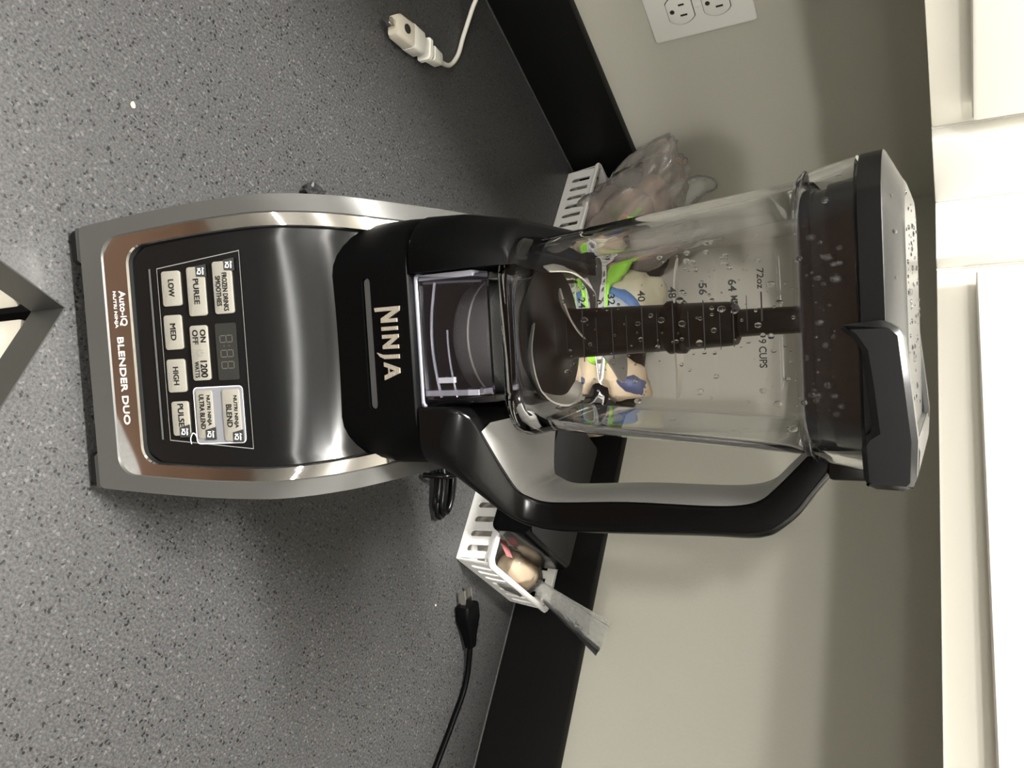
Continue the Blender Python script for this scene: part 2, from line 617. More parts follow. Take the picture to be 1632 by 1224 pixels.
# ---- electrical outlet on the left wall (local: x across, y out of the wall, z up)
MO = MROOM @ Matrix.Translation((0.325, WO, 0.224))
ol = empty('electrical_outlet', 'white duplex electrical outlet on the left wall', 'outlet', MO)
prism('cover_plate', rsq(0.035, 0.057, 0.003, 3), 0.0, 0.0055, 'plate', ol, bev=0.0018, axis='y')
for sz in (-0.0195, 0.0195):
    pts = []
    for i in range(40):
        a = 2 * PI * i / 40
        pts.append((0.0172 * math.cos(a), sz + max(-0.0140, min(0.0140, 0.0172 * math.sin(a)))))
    prism('socket_gap', [(x * 1.05, sz + (z - sz) * 1.05) for x, z in pts], 0.005, 0.0058, 'slot', ol, axis='y')
    so = prism('socket_face', pts, 0.005, 0.0072, 'plate', ol, bev=0.0006, axis='y')
    for dx, hh in ((-0.0063, 0.0038), (0.0063, 0.0032)):
        box('blade_slot', (dx - 0.0011, 0.0070, sz + 0.003 - hh), (dx + 0.0011, 0.0074, sz + 0.003 + hh), 'slot', so)
    prism('ground_hole', [(0.0026 * math.cos(2 * PI * i / 14), sz - 0.0085 + 0.0026 * math.sin(2 * PI * i / 14)) for i in range(14)], 0.0070, 0.0074, 'slot', so, axis='y')
link('plate_screw', *xform(lathe([(0.0, 0.0), (0.003, 0.0), (0.003, 0.0006), (0.0015, 0.0011)], 14), Matrix.Translation((0, 0.0055, 0)) @ Matrix.Rotation(-PI / 2, 4, 'X')), 'plate', ol, smooth=40)

# ================================================================== BLENDER (the kitchen machine)
bl = empty('blender', 'black and silver countertop blender with clear pitcher in the corner', 'blender', MBL)

# side profile of the front: (y, z) and half width
PROF = [(0.0, 0.012, 0.0775), (0.004, 0.0265, 0.0790), (0.010, 0.048, 0.0812), (0.020, 0.082, 0.0842), (0.030, 0.114, 0.0856),
        (0.0338, 0.1256, 0.0855), (0.0388, 0.1352, 0.0851), (0.0458, 0.1464, 0.0843), (0.056, 0.1608, 0.0826), (0.072, 0.173, 0.0806), (0.095, 0.182, 0.0793),
        (0.13, 0.190, 0.0785), (0.165, 0.195, 0.0772), (0.188, 0.196, 0.076)]
fine = catmull(PROF, 8)
cum = [0.0]
for i in range(1, len(fine)):
    cum.append(cum[-1] + math.hypot(fine[i].x - fine[i - 1].x, fine[i].y - fine[i - 1].y))
SMAX = cum[-1]


def prof(s):
    s = max(0.0, min(SMAX, s))
    i = 1
    while i < len(cum) - 1 and cum[i] < s:
        i += 1
    t = (s - cum[i - 1]) / max(1e-9, cum[i] - cum[i - 1])
    p = fine[i - 1].lerp(fine[i], t)
    d = Vector((fine[i].x - fine[i - 1].x, fine[i].y - fine[i - 1].y)).normalized()
    return p.x, p.y, p.z, Vector((-d.y, d.x))        # y, z, halfwidth, outward normal


def surf(x, s, off=0.0):
    y, z, w, n = prof(s)
    return Vector((x, y + n.x * off, z + n.y * off))


def u_outline(inset, s0, r, off, nside=44, ncorner=8):
    """U shaped outline: down the left side, round the bottom corners, up the right"""
    out = []
    ss = [SMAX - (SMAX - (s0 + r)) * i / nside for i in range(nside)]
    half = []
    for s in ss:
        half.append((prof(s)[2] - inset, s))
    wb = prof(s0 + r)[2] - inset
    for i in range(ncorner + 1):
        a = PI / 2 * i / ncorner
        half.append((wb - r + r * math.cos(a), s0 + r - r * math.sin(a)))
    left = [(-x, s) for x, s in half]
    right = [(x, s) for x, s in reversed(half)]
    xb = wb - r
    mid = [(-xb + 2 * xb * i / 10, s0) for i in range(1, 10)]
    return [surf(x, s, off) for x, s in left + mid + right]


INSET_H = -0.005
U_out = u_outline(0.0, 0.0, 0.004, 0.0)
U_out_b = u_outline(0.002, 0.0, 0.004, -0.004)
U_fr = u_outline(0.0095, 0.0140, 0.012, 0.0)
U_fr2 = u_outline(0.0102, 0.0147, 0.012, -0.0010)
U_lip = u_outline(0.0172, 0.0296, 0.011, -0.0012)
U_lip2 = u_outline(0.0178, 0.0306, 0.0105, -0.0022)
U_hd = u_outline(0.0180, 0.0312, 0.010, -0.0068)
# frame: outer face, side walls running back, underside
BY = 0.188
side_back = [Vector((p.x, max(p.y, BY), p.z)) for p in U_out]
V, Fc = loft([U_fr2, U_fr, U_out], False, False, False)
frame_parts = [(V, Fc)]
n_side = 44
# side walls: each profile point joined to the back edge at BY (slightly drawn in at the back)
for half in (range(0, 53), range(len(U_out) - 53, len(U_out))):
    idx = list(half)
    a = [U_out[i] for i in idx]
    b = [Vector((U_out[i].x * 0.985, BY, U_out[i].z)) for i in idx]
    frame_parts.append(loft([a, b], False, False, False))
V, Fc = merge(*frame_parts)
link('base_frame', V, Fc, 'frame', bl, smooth=40, label='matte silver frame round the control face')
box('back_panel', (-0.076, BY - 0.012, 0.012), (0.076, BY, 0.194), 'rubber', bl, bev=0.004)
V, Fc = loft([U_fr2, U_lip, U_lip2], False, False, False)
link('chrome_trim', V, Fc, 'chrome', bl, smooth=14, label='mirror chrome bevel inside the silver frame')
# black hood surface
V, Fc = [], []
NS, NX = 60, 24
r_h, s_h = 0.010, 0.0312
for i in range(NX + 1):
    u = -1 + 2 * i / NX
    wb = prof(s_h + r_h)[2] - 0.0180
    xb = u * wb
    sl = s_h
    if abs(xb) > wb - r_h:
        dx = abs(xb) - (wb - r_h)
        sl = s_h + r_h - math.sqrt(max(0, r_h * r_h - dx * dx))
    for k in range(NS + 1):
        s = sl + (SMAX - sl) * k / NS
        w = prof(s)[2] - 0.0180
        t = max(0.0, min(1.0, (s - 0.12) / 0.05))
        V.append(surf(u * w, s, INSET_H + 0.002 * t * (1 - u * u)))
for i in range(NX):
    for k in range(NS):
        a = i * (NS + 1) + k
        Fc.append((a, a + 1, a + NS + 2, a + NS + 1))
link('hood', V, Fc, 'hood', bl, smooth=60, label='satin black curved hood carrying the buttons')
V, Fc = loft([U_lip2, U_hd, [p + Vector((0, 0.003, -0.0)) for p in U_hd]], False, False, False)
link('hood_gap', V, Fc, 'rubber', bl, smooth=60)
# underbody and feet
link('underbody', *loft([[(x, y, 0.003) for x, y in rsq(0.068, 0.085, 0.012, 4, 0, 0.096)], [(x, y, 0.03) for x, y in rsq(0.072, 0.088, 0.012, 4, 0, 0.096)]]), 'rubber', bl, smooth=40)
for fx in (-0.067, 0.067):
    for fy in (0.012, 0.172):
        link('foot', *loft([[(x, y, z) for x, y in rsq(0.0105 + d, 0.010 + d, 0.004, 3, fx, fy)] for z, d in ((0.0, -0.001), (0.001, 0), (0.014, 0.0006))]), 'rubber', bl, smooth=40)
for sx in (-1, 1):
    prism('frame_toe', [(sx * 0.0775, 0.0125), (sx * 0.0772, 0.0080), (sx * 0.0585, 0.0080), (sx * 0.0555, 0.0125)], 0.0002, 0.012, 'frame', bl, bev=0.0006, axis='y')

# ---- control panel, laid out on the straight part of the face (x, q) in metres
tq = Vector((0.02, 0.066)).normalized()
nq = Vector((-tq.y, tq.x))
PB = Vector((0.010, 0.048)) + nq * (INSET_H + 0.0004)
MP = Matrix(((1, 0, 0, 0), (0, tq.x, nq.x, PB.x), (0, tq.y, nq.y, PB.y), (0, 0, 0, 1)))   # x, q, n


def panel_prism(name, poly, n0, n1, m, parent, bev=0.0, label=None):
    me = prismmesh(name, poly, n0, n1, bev)
    me.transform(MP)
    return linkme(name, me, m, parent, None, 35, None, label)


def flat(name, vf, n, m, parent, kind=None, label=None, mtx=None):
    V, Fc = vf
    mtx = mtx or MP
    return link(name, [mtx @ Vector((v[0], v[1], n)) for v in V], Fc, m, parent, None, None, kind, label)


def rrect(x0, q0, x1, q1, r=0.0016):
    return rsq((x1 - x0) / 2, (q1 - q0) / 2, r, 4, (x0 + x1) / 2, (q0 + q1) / 2)


def ring2d(outer, inner):
    n = len(outer)
    return [(*p, 0) for p in outer + inner], [(i, (i + 1) % n, n + (i + 1) % n, n + i) for i in range(n)]


BT = 0.0011
FLATN = BT + 0.00012


def button(x0, q0, x1, q1, texts, tagc=None, label=None, grey=False):
    poly = [Vector(p) for p in rrect(x0, q0, x1, q1)]
    b = panel_prism('control_button', [tuple(p) for p in poly], -0.0012, BT, 'button', bl, 0.0003, label)
    for (t, u0, v0, u1, v1, bold) in texts:
        vf = textfit(t, u0 / 1000, v0 / 1000, u1 / 1000, v1 / 1000, 0)
        k = (v1 - v0) / 1000 * 0.045
        flat('button_text', merge(*[([(v[0] + dx * k, v[1] + dy * k, 0) for v in vf[0]], vf[1]) for dx, dy in ((-1, -.6), (1, -.6), (-1, .6), (1, .6))]), FLATN, 'ink', b)
    # tiny indicator mark at the bottom middle
    xm = (x0 + x1) / 2
    flat('indicator_mark', ([(xm - 0.0022, q0 + 0.0002, 0), (xm + 0.0022, q0 + 0.0002, 0), (xm + 0.0022, q0 + 0.0014, 0), (xm - 0.0022, q0 + 0.0014, 0)], [(0, 1, 2, 3)]), FLATN, 'grey', b)
    if tagc:
        cx, cq, sx = tagc
        cx /= 1000
        cq /= 1000
        pl = [(cx - 0.0030, cq - 0.0031), (cx + 0.0030, cq - 0.0031), (cx + 0.0036, cq + 0.0033), (cx - 0.0036, cq + 0.0033)] if sx < 0 else \
             [(cx - 0.0024, cq - 0.0033), (cx + 0.0034, cq - 0.0033), (cx + 0.0034, cq + 0.0033), (cx - 0.0040, cq + 0.0033)]
        tg = panel_prism('corner_tag', pl, BT - 0.0002, BT + 0.0002, 'tag', b)
        v1 = textfit('Auto', cx - 0.0020, cq + 0.0010, cx + 0.0022, cq + 0.0024, 0.02)
        v2 = textfit('iQ', cx - 0.0016, cq - 0.0024, cx + 0.0020, cq + 0.0004, 0.03)
        flat('tag_text', merge(v1, v2), BT + 0.0003, 'white', b)
    return b


button(-.0478, .0130, -.0275, .0250, [('LOW', -42.8, 17.5, -33.0, 21.0, .012)], label='grey button lettered LOW')
button(-.0224, .0124, -.0023, .0238, [('MED', -17.4, 16.6, -7.8, 20.0, 0)], label='grey button lettered MED')
button(.0032, .0120, .0226, .0238, [('HIGH', 7.8, 16.2, 18.2, 19.6, .012)], label='grey button lettered HIGH')
button(.0279, .0130, .0480, .0240, [('PULSE', 29.4, 17.2, 42.6, 20.8, .012)], (45.6, 20.8, 1), label='grey button lettered PULSE')
button(-.0490, .0295, -.0208, .0408, [('PUREE', -42.0, 33.6, -27.6, 37.0, .012)], (-46.3, 39.0, -1), label='grey button lettered PUREE')
button(-.0154, .0288, .0164, .0400, [('ON', -12.8, 35.6, -5.6, 39.0, .012), ('OFF', -12.8, 30.6, -4.6, 34.0, .012),
                                     ('1200', 5.2, 34.4, 14.6, 38.6, .02), ('WATTS', 5.4, 30.6, 14.6, 33.4, .02)], label='grey power button lettered ON OFF and 1200 WATTS')
button(-.0509, .0462, -.0210, .0580, [('FROZEN DRINKS', -44.2, 52.2, -22.6, 55.2, .01), ('SMOOTHIES', -42.6, 48.0, -25.6, 51.0, 0)], (-48.6, 57.0, -1), label='grey button lettered FROZEN DRINKS SMOOTHIES')
# power symbol on the power button
ps = []
for i in range(15):
    a = math.radians(60 - 300 * i / 14 + 60)
    ps.append((a, 0.0017, 0.0020))
sv, sf = [], []
for i, (a, r0, r1) in enumerate(ps):
    a = math.radians(125 + 290 * i / 14)
    sv += [(0.0005 + r0 * math.cos(a), 0.0346 + r0 * math.sin(a), 0), (0.0005 + r1 * math.cos(a), 0.0346 + r1 * math.sin(a), 0)]
    if i:
        sf.append((2 * i - 2, 2 * i - 1, 2 * i + 1, 2 * i))
o_ = len(sv)
sv += [(0.0003, 0.0348, 0), (0.0007, 0.0348, 0), (0.0007, 0.0369, 0), (0.0003, 0.0369, 0)]
sf.append((o_, o_ + 1, o_ + 2, o_ + 3))
flat('power_symbol', (sv, sf), FLATN, 'grey', bl)
# silver surround with its two cup buttons
sur = panel_prism('button_surround', rsq(0.0162, 0.0156, 0.002, 4, 0.0369, 0.0437), 0.0, 0.0005, 'surround', bl, label='pale silver surround behind two buttons')
flat('surround_line', ring2d(rsq(0.0166, 0.0160, 0.0025, 5, 0.0369, 0.0437), rsq(0.0161, 0.0155, 0.002, 5, 0.0369, 0.0437)), 0.0006, 'white', sur)
flat('surround_tail', tube([(0.0495, 0.0278, 0), (0.0475, 0.0268, 0), (0.0470, 0.0252, 0), (0.0500, 0.0236, 0), (0.0532, 0.0240, 0)], 0.0003, 4, 4), 0.0004, 'white', sur)
button(.0221, .0292, .0502, .0400, [('NUTRI NINJA', 25.2, 35.8, 42.6, 38.6, .0), ('ULTRA BLEND', 24.6, 31.6, 44.6, 34.6, .01)], (47.6, 37.6, 1), label='tan button lettered NUTRI and ULTRA BLEND')
button(.0221, .0462, .0522, .0574, [('NUTRI NINJA', 26.0, 53.0, 44.6, 55.8, .0), ('BLEND', 31.0, 48.6, 44.0, 52.0, .012)], (49.6, 55.0, 1), label='tan button lettered NUTRI and BLEND')
# display with unlit segments
dp = panel_prism('display', rrect(-.0157, .0448, .0169, .0580, .001), 0.0, 0.0004, 'display', bl, label='dark display with unlit digits')
seg = []


def bar(x0, q0, x1, q1):
    seg.append(([(x0, q0, 0), (x1, q0, 0), (x1, q1, 0), (x0, q1, 0)], [(0, 1, 2, 3)]))


for dx in (-.0067, .0017, .0083):
    w, hh, tk = .0043, .0082, .00045
    x0, q0 = dx - w / 2, .0474
    for q in (q0, q0 + hh / 2 - tk / 2, q0 + hh - tk):
        bar(x0 + .0004, q, x0 + w - .0004, q + tk)
    for x in (x0, x0 + w - tk):
        bar(x, q0 + .0005, x + tk, q0 + hh / 2 - .0004)
        bar(x, q0 + hh / 2 + .0004, x + tk, q0 + hh - .0005)
for q in (.0496, .0528):
    bar(-.0030, q, -.0024, q + .0006)
flat('display_digits', merge(*seg), 0.00055, 'digit', dp)
# thin printed outline round the panel, groove below
ol_o = [(-.0500, .0098), (.0508, .0098), (.0574, .0636), (-.0564, .0636)]
ol_i = [(-.0495, .0102), (.0503, .0102), (.0568, .0632), (-.0558, .0632)]
flat('panel_outline', ring2d(ol_o, ol_i), 0.00015, 'grey', bl)
flat('panel_groove', ([(-.0500, .0045, 0), (.0500, .0045, 0), (.0500, .0058, 0), (-.0500, .0058, 0)], [(0, 1, 2, 3)]), 0.0002, 'slotface', bl)
# lettering on the chrome bevel
bevel_a = surf(0, 0.0147, -0.0010)
bevel_b = surf(0, 0.0296, -0.0012)
tb = (bevel_b - bevel_a).normalized()
nb_ = Vector((0, -tb.z, tb.y))
MC = Matrix(((1, 0, 0, 0), (0, tb.y, nb_.y, bevel_a.y), (0, tb.z, nb_.z, bevel_a.z), (0, 0, 0, 1)))
flat('bevel_lettering', merge(textfit('Auto-iQ', -.0385, .0078, -.0180, .0128, .01), textfit('NUTRI NINJA', -.0385, .0040, -.0170, .0064, .01),
                              textfit('BLENDER DUO', -.0115, .0050, .0400, .0092, .012)), 0.00025, 'white', bl, label='white lettering on the chrome bevel', mtx=MC)

# ---- collar (pitcher well) with recessed slot and raised logo
CX, CY = 0.0015, 0.1225


def collar_ring(z, d, r=0.030):
    return [(x, y, z) for x, y in rsq(0.0700 - d, 0.0665 - d, r, 8, CX, CY)]


col = link('collar', *loft([collar_ring(0.150, 0.0), collar_ring(0.195, 0.0003), collar_ring(0.2052, 0.0010), collar_ring(0.2062, 0.0022)]), 'collar', bl, smooth=50, label='matte black collar with a recessed slot')
cut = linkme('cutter', prismmesh('cutter', rsq(0.0365, 0.0029, 0.0028, 5, 0.0012, 0.1778), 0.04, 0.0592, 0, 'y'), 'slotface')
cut.matrix_world = MBL
boolean(col, cut)
col.data.shade_smooth()
col.data.set_sharp_from_angle(angle=math.radians(40))
prism('slot_insert', rsq(0.0362, 0.0026, 0.0025, 5, 0.0012, 0.1778), 0.0582, 0.0590, 'slotface', bl, axis='y', label='grey strip in the collar slot')
# seam between collar and pitcher
# logo: NINJA in angular raised letters, front face at y about 0.056
LG = {'N1': [(0, -3.4), (1.9, -3.2), (1.9, 7.5), (5.2, 0.2), (7.4, 0.0), (7.4, 9.6), (5.6, 9.6), (5.6, 4.4), (2.2, 11.2), (0.0, 11.6)],
      'I': [(9.4, 0.1), (11.2, 0.1), (11.2, 9.6), (9.4, 9.6)],
      'N2': [(13.2, 0.2), (15.0, 0.2), (15.0, 6.2), (18.4, 0.2), (20.0, 0.2), (20.0, 9.6), (18.2, 9.6), (18.2, 4.2), (14.8, 9.8), (13.2, 9.8)],
      'J': [(22.8, 9.6), (24.8, 9.6), (24.8, 1.0), (23.6, -1.8), (21.6, -3.6), (22.6, -0.8), (22.8, 1.4)],
      'A': [(26.4, 0.2), (28.4, 0.2), (29.1, 2.6), (31.9, 2.6), (32.7, 0.2), (35.0, 0.2), (31.8, 9.4), (29.4, 9.4)]}
lgp = []
sc_ = 0.001135
for k, pl in LG.items():
    me = prismmesh('l', [(-0.0182 + x * sc_, 0.1872 + z * sc_) for x, z in pl], 0.0553, 0.0562, 0.0, 'y')
    lgp.append(([tuple(v.co) for v in me.vertices], [tuple(p.vertices) for p in me.polygons]))
    bpy.data.meshes.remove(me)
link('logo', *merge(*lgp), 'logo', bl, label='raised pale metal logo lettering on the collar')
prism('logo_notch', [(-0.0182 + x * sc_, 0.1872 + z * sc_) for x, z in [(29.7, 3.9), (31.3, 3.9), (30.5, 6.3)]], 0.0550, 0.0554, 'collar', bl, axis='y')

# ---- pitcher: black lugs, clear foot, clear jar
JX, JY = 0.0020, 0.1200


def half_lug(sgn, ztop, taper):
    V = []
    rings = []
    for z, d in ((0.2066, 0.0005), (0.2075, 0.0), (0.230, 0.0012), (ztop - 0.004, taper), (ztop, taper + 0.003)):
        r = rsq(0.0690 - d, 0.0655 - d, 0.026, 8, CX, CY)
        ring = []
        for x, y in r:
            xx = x if sgn * (x - CX) > 0.0365 else CX + sgn * 0.0365
            ring.append((xx, y, z))
        rings.append(ring)
    return loft(rings)


link('shoulder_lug', *half_lug(-1, 0.2622, 0.0065), 'collar', bl, smooth=45, label='black shoulder of the pitcher base')

# clear foot between the lugs: thick walled, open below
foot_o = [[(x, y, z) for x, y in rsq(0.0360 - d, 0.0600 - e, 0.004, 3, CX, CY)] for z, d, e in ((0.2068, 0, 0), (0.2085, 0, 0.0), (0.2300, 0.001, 0.001), (0.2510, 0.002, 0.003))]
foot_i = [[(x, y, z) for x, y in rsq(0.0325 - d, 0.0565 - e, 0.003, 3, CX, CY)] for z, d, e in ((0.2475, 0.002, 0.003), (0.2300, 0.001, 0.001), (0.2068, 0, 0))]
ft = link('clear_foot', *loft(foot_o + foot_i + [foot_o[0]], False, False), 'thick', bl, smooth=45, label='clear plastic foot of the pitcher showing the drive coupling')
# ribs and rim of the foot, edge highlights painted in as milky tone
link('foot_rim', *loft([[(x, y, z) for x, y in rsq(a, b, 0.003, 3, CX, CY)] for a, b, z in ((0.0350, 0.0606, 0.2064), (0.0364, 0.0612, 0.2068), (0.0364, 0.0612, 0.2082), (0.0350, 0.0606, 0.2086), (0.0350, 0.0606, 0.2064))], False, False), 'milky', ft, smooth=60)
ribs = []
for x in (-0.0325, 0.0300):
    ribs.append(loft([[(x - .0015, .064, .208), (x + .0015, .064, .208), (x + .0015, .064, .242), (x - .0015, .064, .242)], [(x - .0015, .080, .208), (x + .0015, .080, .208), (x + .0015, .080, .242), (x - .0015, .080, .242)]]))
arc = []
for i in range(13):
    a = -0.031 + 0.062 * i / 12
    arc.append((CX + a, 0.0665 - 0.0030 * math.cos(a / 0.031 * PI / 2), 0.2165 - 0.0018 * math.cos(a / 0.031 * PI / 2)))
ribs.append(tube(arc, 0.0009, 6, 2))
ribs.append(tube([(x, y + 0.001, z + 0.0095) for x, y, z in arc[5:]], 0.0006, 6, 2))
ribs.append(loft([[(0.0215, .0615, .2185), (0.0245, .0615, .2185), (0.0245, .0615, .2285), (0.0215, .0615, .2285)], [(0.0215, .064, .2185), (0.0245, .064, .2185), (0.0245, .064, .2285), (0.0215, .064, .2285)]]))
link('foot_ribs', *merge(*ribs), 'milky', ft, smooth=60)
link('drive_coupling', *lathe([(0.0, 0.2070), (0.026, 0.2070), (0.0325, 0.2110), (0.0340, 0.2135), (0.0340, 0.2340), (0.030, 0.2370), (0.0, 0.2370)], 40, CX, CY), 'frost', bl, smooth=40, label='frosted grey coupling ring seen through the foot')
link('coupling_band', *lathe([(0.0341, 0.2212), (0.0346, 0.2215), (0.0346, 0.2221), (0.0341, 0.2224)], 40, CX, CY), 'steel', bl, smooth=40)

# jar shell: outer and inner skins
JR = [(0.2505, 0.0400), (0.2530, 0.0490), (0.2560, 0.0530), (0.2610, 0.0536), (0.2655, 0.0530), (0.2700, 0.0518), (0.276, 0.0512), (0.300, 0.0533), (0.340, 0.0562), (0.380, 0.0592), (0.4020, 0.0608), (0.4040, 0.0624), (0.4058, 0.0634), (0.4270, 0.0672)]


def jring(z, h, r=None):
    return [(x, y, z) for x, y in rsq(h, h * 0.985, r or h * 0.40, 8, JX, JY)]


jo = [jring(z, h) for z, h in JR]
ji = [jring(0.2556, 0.0300), jring(0.2558, 0.0420), jring(0.2580, 0.0455), jring(0.2640, 0.0468)] + [jring(z, h - 0.0032) for z, h in JR[6:-3]] + [jring(0.4040, 0.0582), jring(0.4070, 0.0602), jring(0.4270, 0.0640)]
jar = link('jar', *loft(jo + ji[::-1], True, True), 'jarsolid', bl, smooth=50, label='clear tapered square pitcher wet with water drops')
link('jar_rim_step', *loft([jring(0.4020, 0.0612), jring(0.4040, 0.0630), jring(0.4058, 0.0642), jring(0.4062, 0.0636)], False, False), 'thick', jar, smooth=50)

# graduation marks printed on the front wall


def jar_front(x, z):
    h = None
    for (z0, h0), (z1, h1) in zip(JR[6:], JR[7:]):
        if z0 <= z <= z1:
            h = h0 + (h1 - h0) * (z - z0) / (z1 - z0)
    return Vector((x, JY - h * 0.985 - 0.00025, z))


gm = []


def jtext(t, x0, z0, x1, z1, b=0.02):
    v, f = textfit(t, x0, z0, x1, z1, b)
    gm.append(([jar_front(a[0], a[1]) for a in v], f))


def jtick(x0, x1, z, th=0.0005):
    gm.append(([jar_front(x0, z), jar_front(x1, z), jar_front(x1, z + th), jar_front(x0, z + th)], [(0, 1, 2, 3)]))


for i, (n, z) in enumerate((('24', .3009), ('32', .3167), ('40', .3322), ('48', .3474), ('56', .3619), ('64', .3752))):
    xc = -0.0123 - 0.0004 * i
    jtext(n, xc - .0026, z - .0006, xc + .0026, z + .0032)
    jtick(-0.0088, 0.0165 - 0.0008 * i, z + .0008)
    if i < 5:
        jtick(-0.0045, 0.0135, z + .0082, .0003)
jtext('MAX', -.0098, .3755, -.0030, .3787)
jtext('72oz', -.0205, .3872, -.0118, .3902)
jtick(-0.0105, 0.0022, .3884, .0007)
jtick(-0.0095, 0.0060, .3822, .0003)
jtext('9 CUPS', 0.0098, .3868, 0.0222, .3902)
for z in (.2860, .2925):
    jtick(-0.004, 0.012, z, .0003)
link('graduation_marks', *merge(*gm), 'ink', jar, label='black measuring scale printed on the front')

# water drops on the jar
dv = []
rd = random.Random(3)


def drop(p, nrm, r, flat_=0.55):
    q = nrm.to_track_quat('Z', 'Y').to_matrix().to_4x4()
    el = 1 + rd.random() * 0.5
    rings = [[(r * math.cos(ph) * math.cos(2 * PI * i / 10), r * el * math.cos(ph) * math.sin(2 * PI * i / 10), r * flat_ * math.sin(ph)) for i in range(10)] for ph in (0, 0.45, 0.9, 1.3)]
    v, f = loft(rings, True, True)
    dv.append(xform((v, f), Matrix.Translation(p) @ q))


for i in range(230):
    face = rd.random()
    z = 0.285 + 0.14 * (rd.random() ** 0.7)
    h = 0.0510
    for (z0, h0), (z1, h1) in zip(JR[6:], JR[7:]):
        if z0 <= z <= z1:
            h = h0 + (h1 - h0) * (z - z0) / (z1 - z0)
    r = 0.0004 + 0.0011 * rd.random() ** 2.4
    if face < 0.78:
        t = rd.uniform(-0.62, 0.62) * h
        drop(Vector((JX + t, JY - h * 0.985, z)), Vector((0, -1, 0.07)), r)
    elif face < 0.9:
        drop(Vector((JX - h, JY + rd.uniform(-.5, .3) * h, z)), Vector((-1, 0, 0.07)), r)
    else:
        drop(Vector((JX + h, JY + rd.uniform(-.5, .3) * h, z)), Vector((1, 0, 0.07)), r)
for (x, z, r) in ((-0.022, .4165, .0016), (-0.014, .4125, .0012), (-0.019, .4190, .0011), (-0.013, .4195, .0017), (-.045, .4165, .0014), (0.030, .4150, .0016), (0.034, .4085, .0013), (-.030, .3655, .0012), (-.027, .3560, .0014), (-.024, .3735, .0013), (-.0265, .3740, .0010), (-.034, .3655, .001), (.0485, .3995, .0016), (.0185, .4065, .0014)):
    hh = 0.0512 + (z - .276) * 0.0762
    if z > .406:
        hh = 0.0634 + (z - .4058) * 0.179
    drop(Vector((x, JY - hh * 0.985, z)), Vector((0, -1, 0.1)), r)
link('water_drops', *merge(*dv), 'water', jar, smooth=80, kind='stuff')

# ---- stacked blade assembly inside the jar
sh = link('blade_shaft', *lathe([(0.0, 0.2561), (0.0395, 0.2561), (0.0400, 0.2585), (0.030, 0.2600), (0.0200, 0.2620), (0.0150, 0.2680), (0.0138, 0.2760), (0.0124, 0.3270), (0.0140, 0.3290), (0.0142, 0.3370), (0.0122, 0.3385), (0.0114, 0.3600), (0.0108, 0.3640), (0.0070, 0.3660), (0.0066, 0.4080), (0.0, 0.4080)], 32, JX, JY), 'shaft', bl, smooth=40, label='black shaft of the stacked blades')


def sickle(ang, z, r0, r1, w0, sweep, dip, tw=0.0):
    """a curved steel blade: swept arm tapering to a point, with thickness"""
    n = 12
    top, bot = [], []
    for i in range(n + 1):
        t = i / n
        r = r0 + (r1 - r0) * t
        a = ang + sweep * t * t
        w = w0 * (1 - t) ** 0.55 + 0.0004
        da = w / 2 / max(r, .004)
        zz = z + dip * t * t
        tl = tw * w
        for lst, dz in ((top, 0.0005), (bot, -0.0005)):
            lst.append([Vector((JX + r * math.cos(a - da), JY + r * math.sin(a - da), zz + dz - tl)), Vector((JX + r * math.cos(a + da), JY + r * math.sin(a + da), zz + dz + tl))])
    rings = [[top[i][0], top[i][1], bot[i][1], bot[i][0]] for i in range(n + 1)]
    return loft(rings)


for ang, z, r0, r1, w0, sw, dip, tw in ((-1.85, .2800, .010, .0330, .016, -.55, -.004, .4), (.75, .2930, .010, .0310, .014, -.4, .004, .35),
                                        (PI + .12, .3335, .012, .0360, .0100, -.1, .0015, .05), (.06, .3330, .012, .0385, .0100, -.1, -.0012, .05)):
    link('blade', *sickle(ang, z, r0, r1, w0, sw, dip, tw), 'steel', sh, smooth=30, label='curved steel blade')


def blade_strip(pts, w, lean):
    P = catmull(pts, 5)
    rings = []
    n = len(P) - 1
    for i, p in enumerate(P):
        t = (P[min(i + 1, n)] - P[max(i - 1, 0)]).normalized()
        o = Vector((t.y, -t.x, 0)).normalized()
        k = math.sin(PI * min(1, .12 + .8 * i / n)) ** .6
        a = p + Vector((0, 0, w * .5 * k)) + o * lean * k
        b = p - Vector((0, 0, w * .5 * k)) - o * lean * k
        rings.append([a + o * .0006, a - o * .0006, b - o * .0006, b + o * .0006])
    return loft(rings)


for pts in ([(-.004, .084, .2650), (.010, .0805, .2640), (.026, .0845, .2640), (.037, .096, .2660), (.0405, .112, .2700), (.030, .124, .2730)],
            [(-.036, .104, .2640), (-.0370, .118, .2660), (-.033, .134, .2700), (-.022, .146, .2740), (-.008, .140, .2770)]):
    link('blade', *blade_strip(pts, .008, .0035), 'steel', sh, smooth=30, label='lowest curved steel blade')

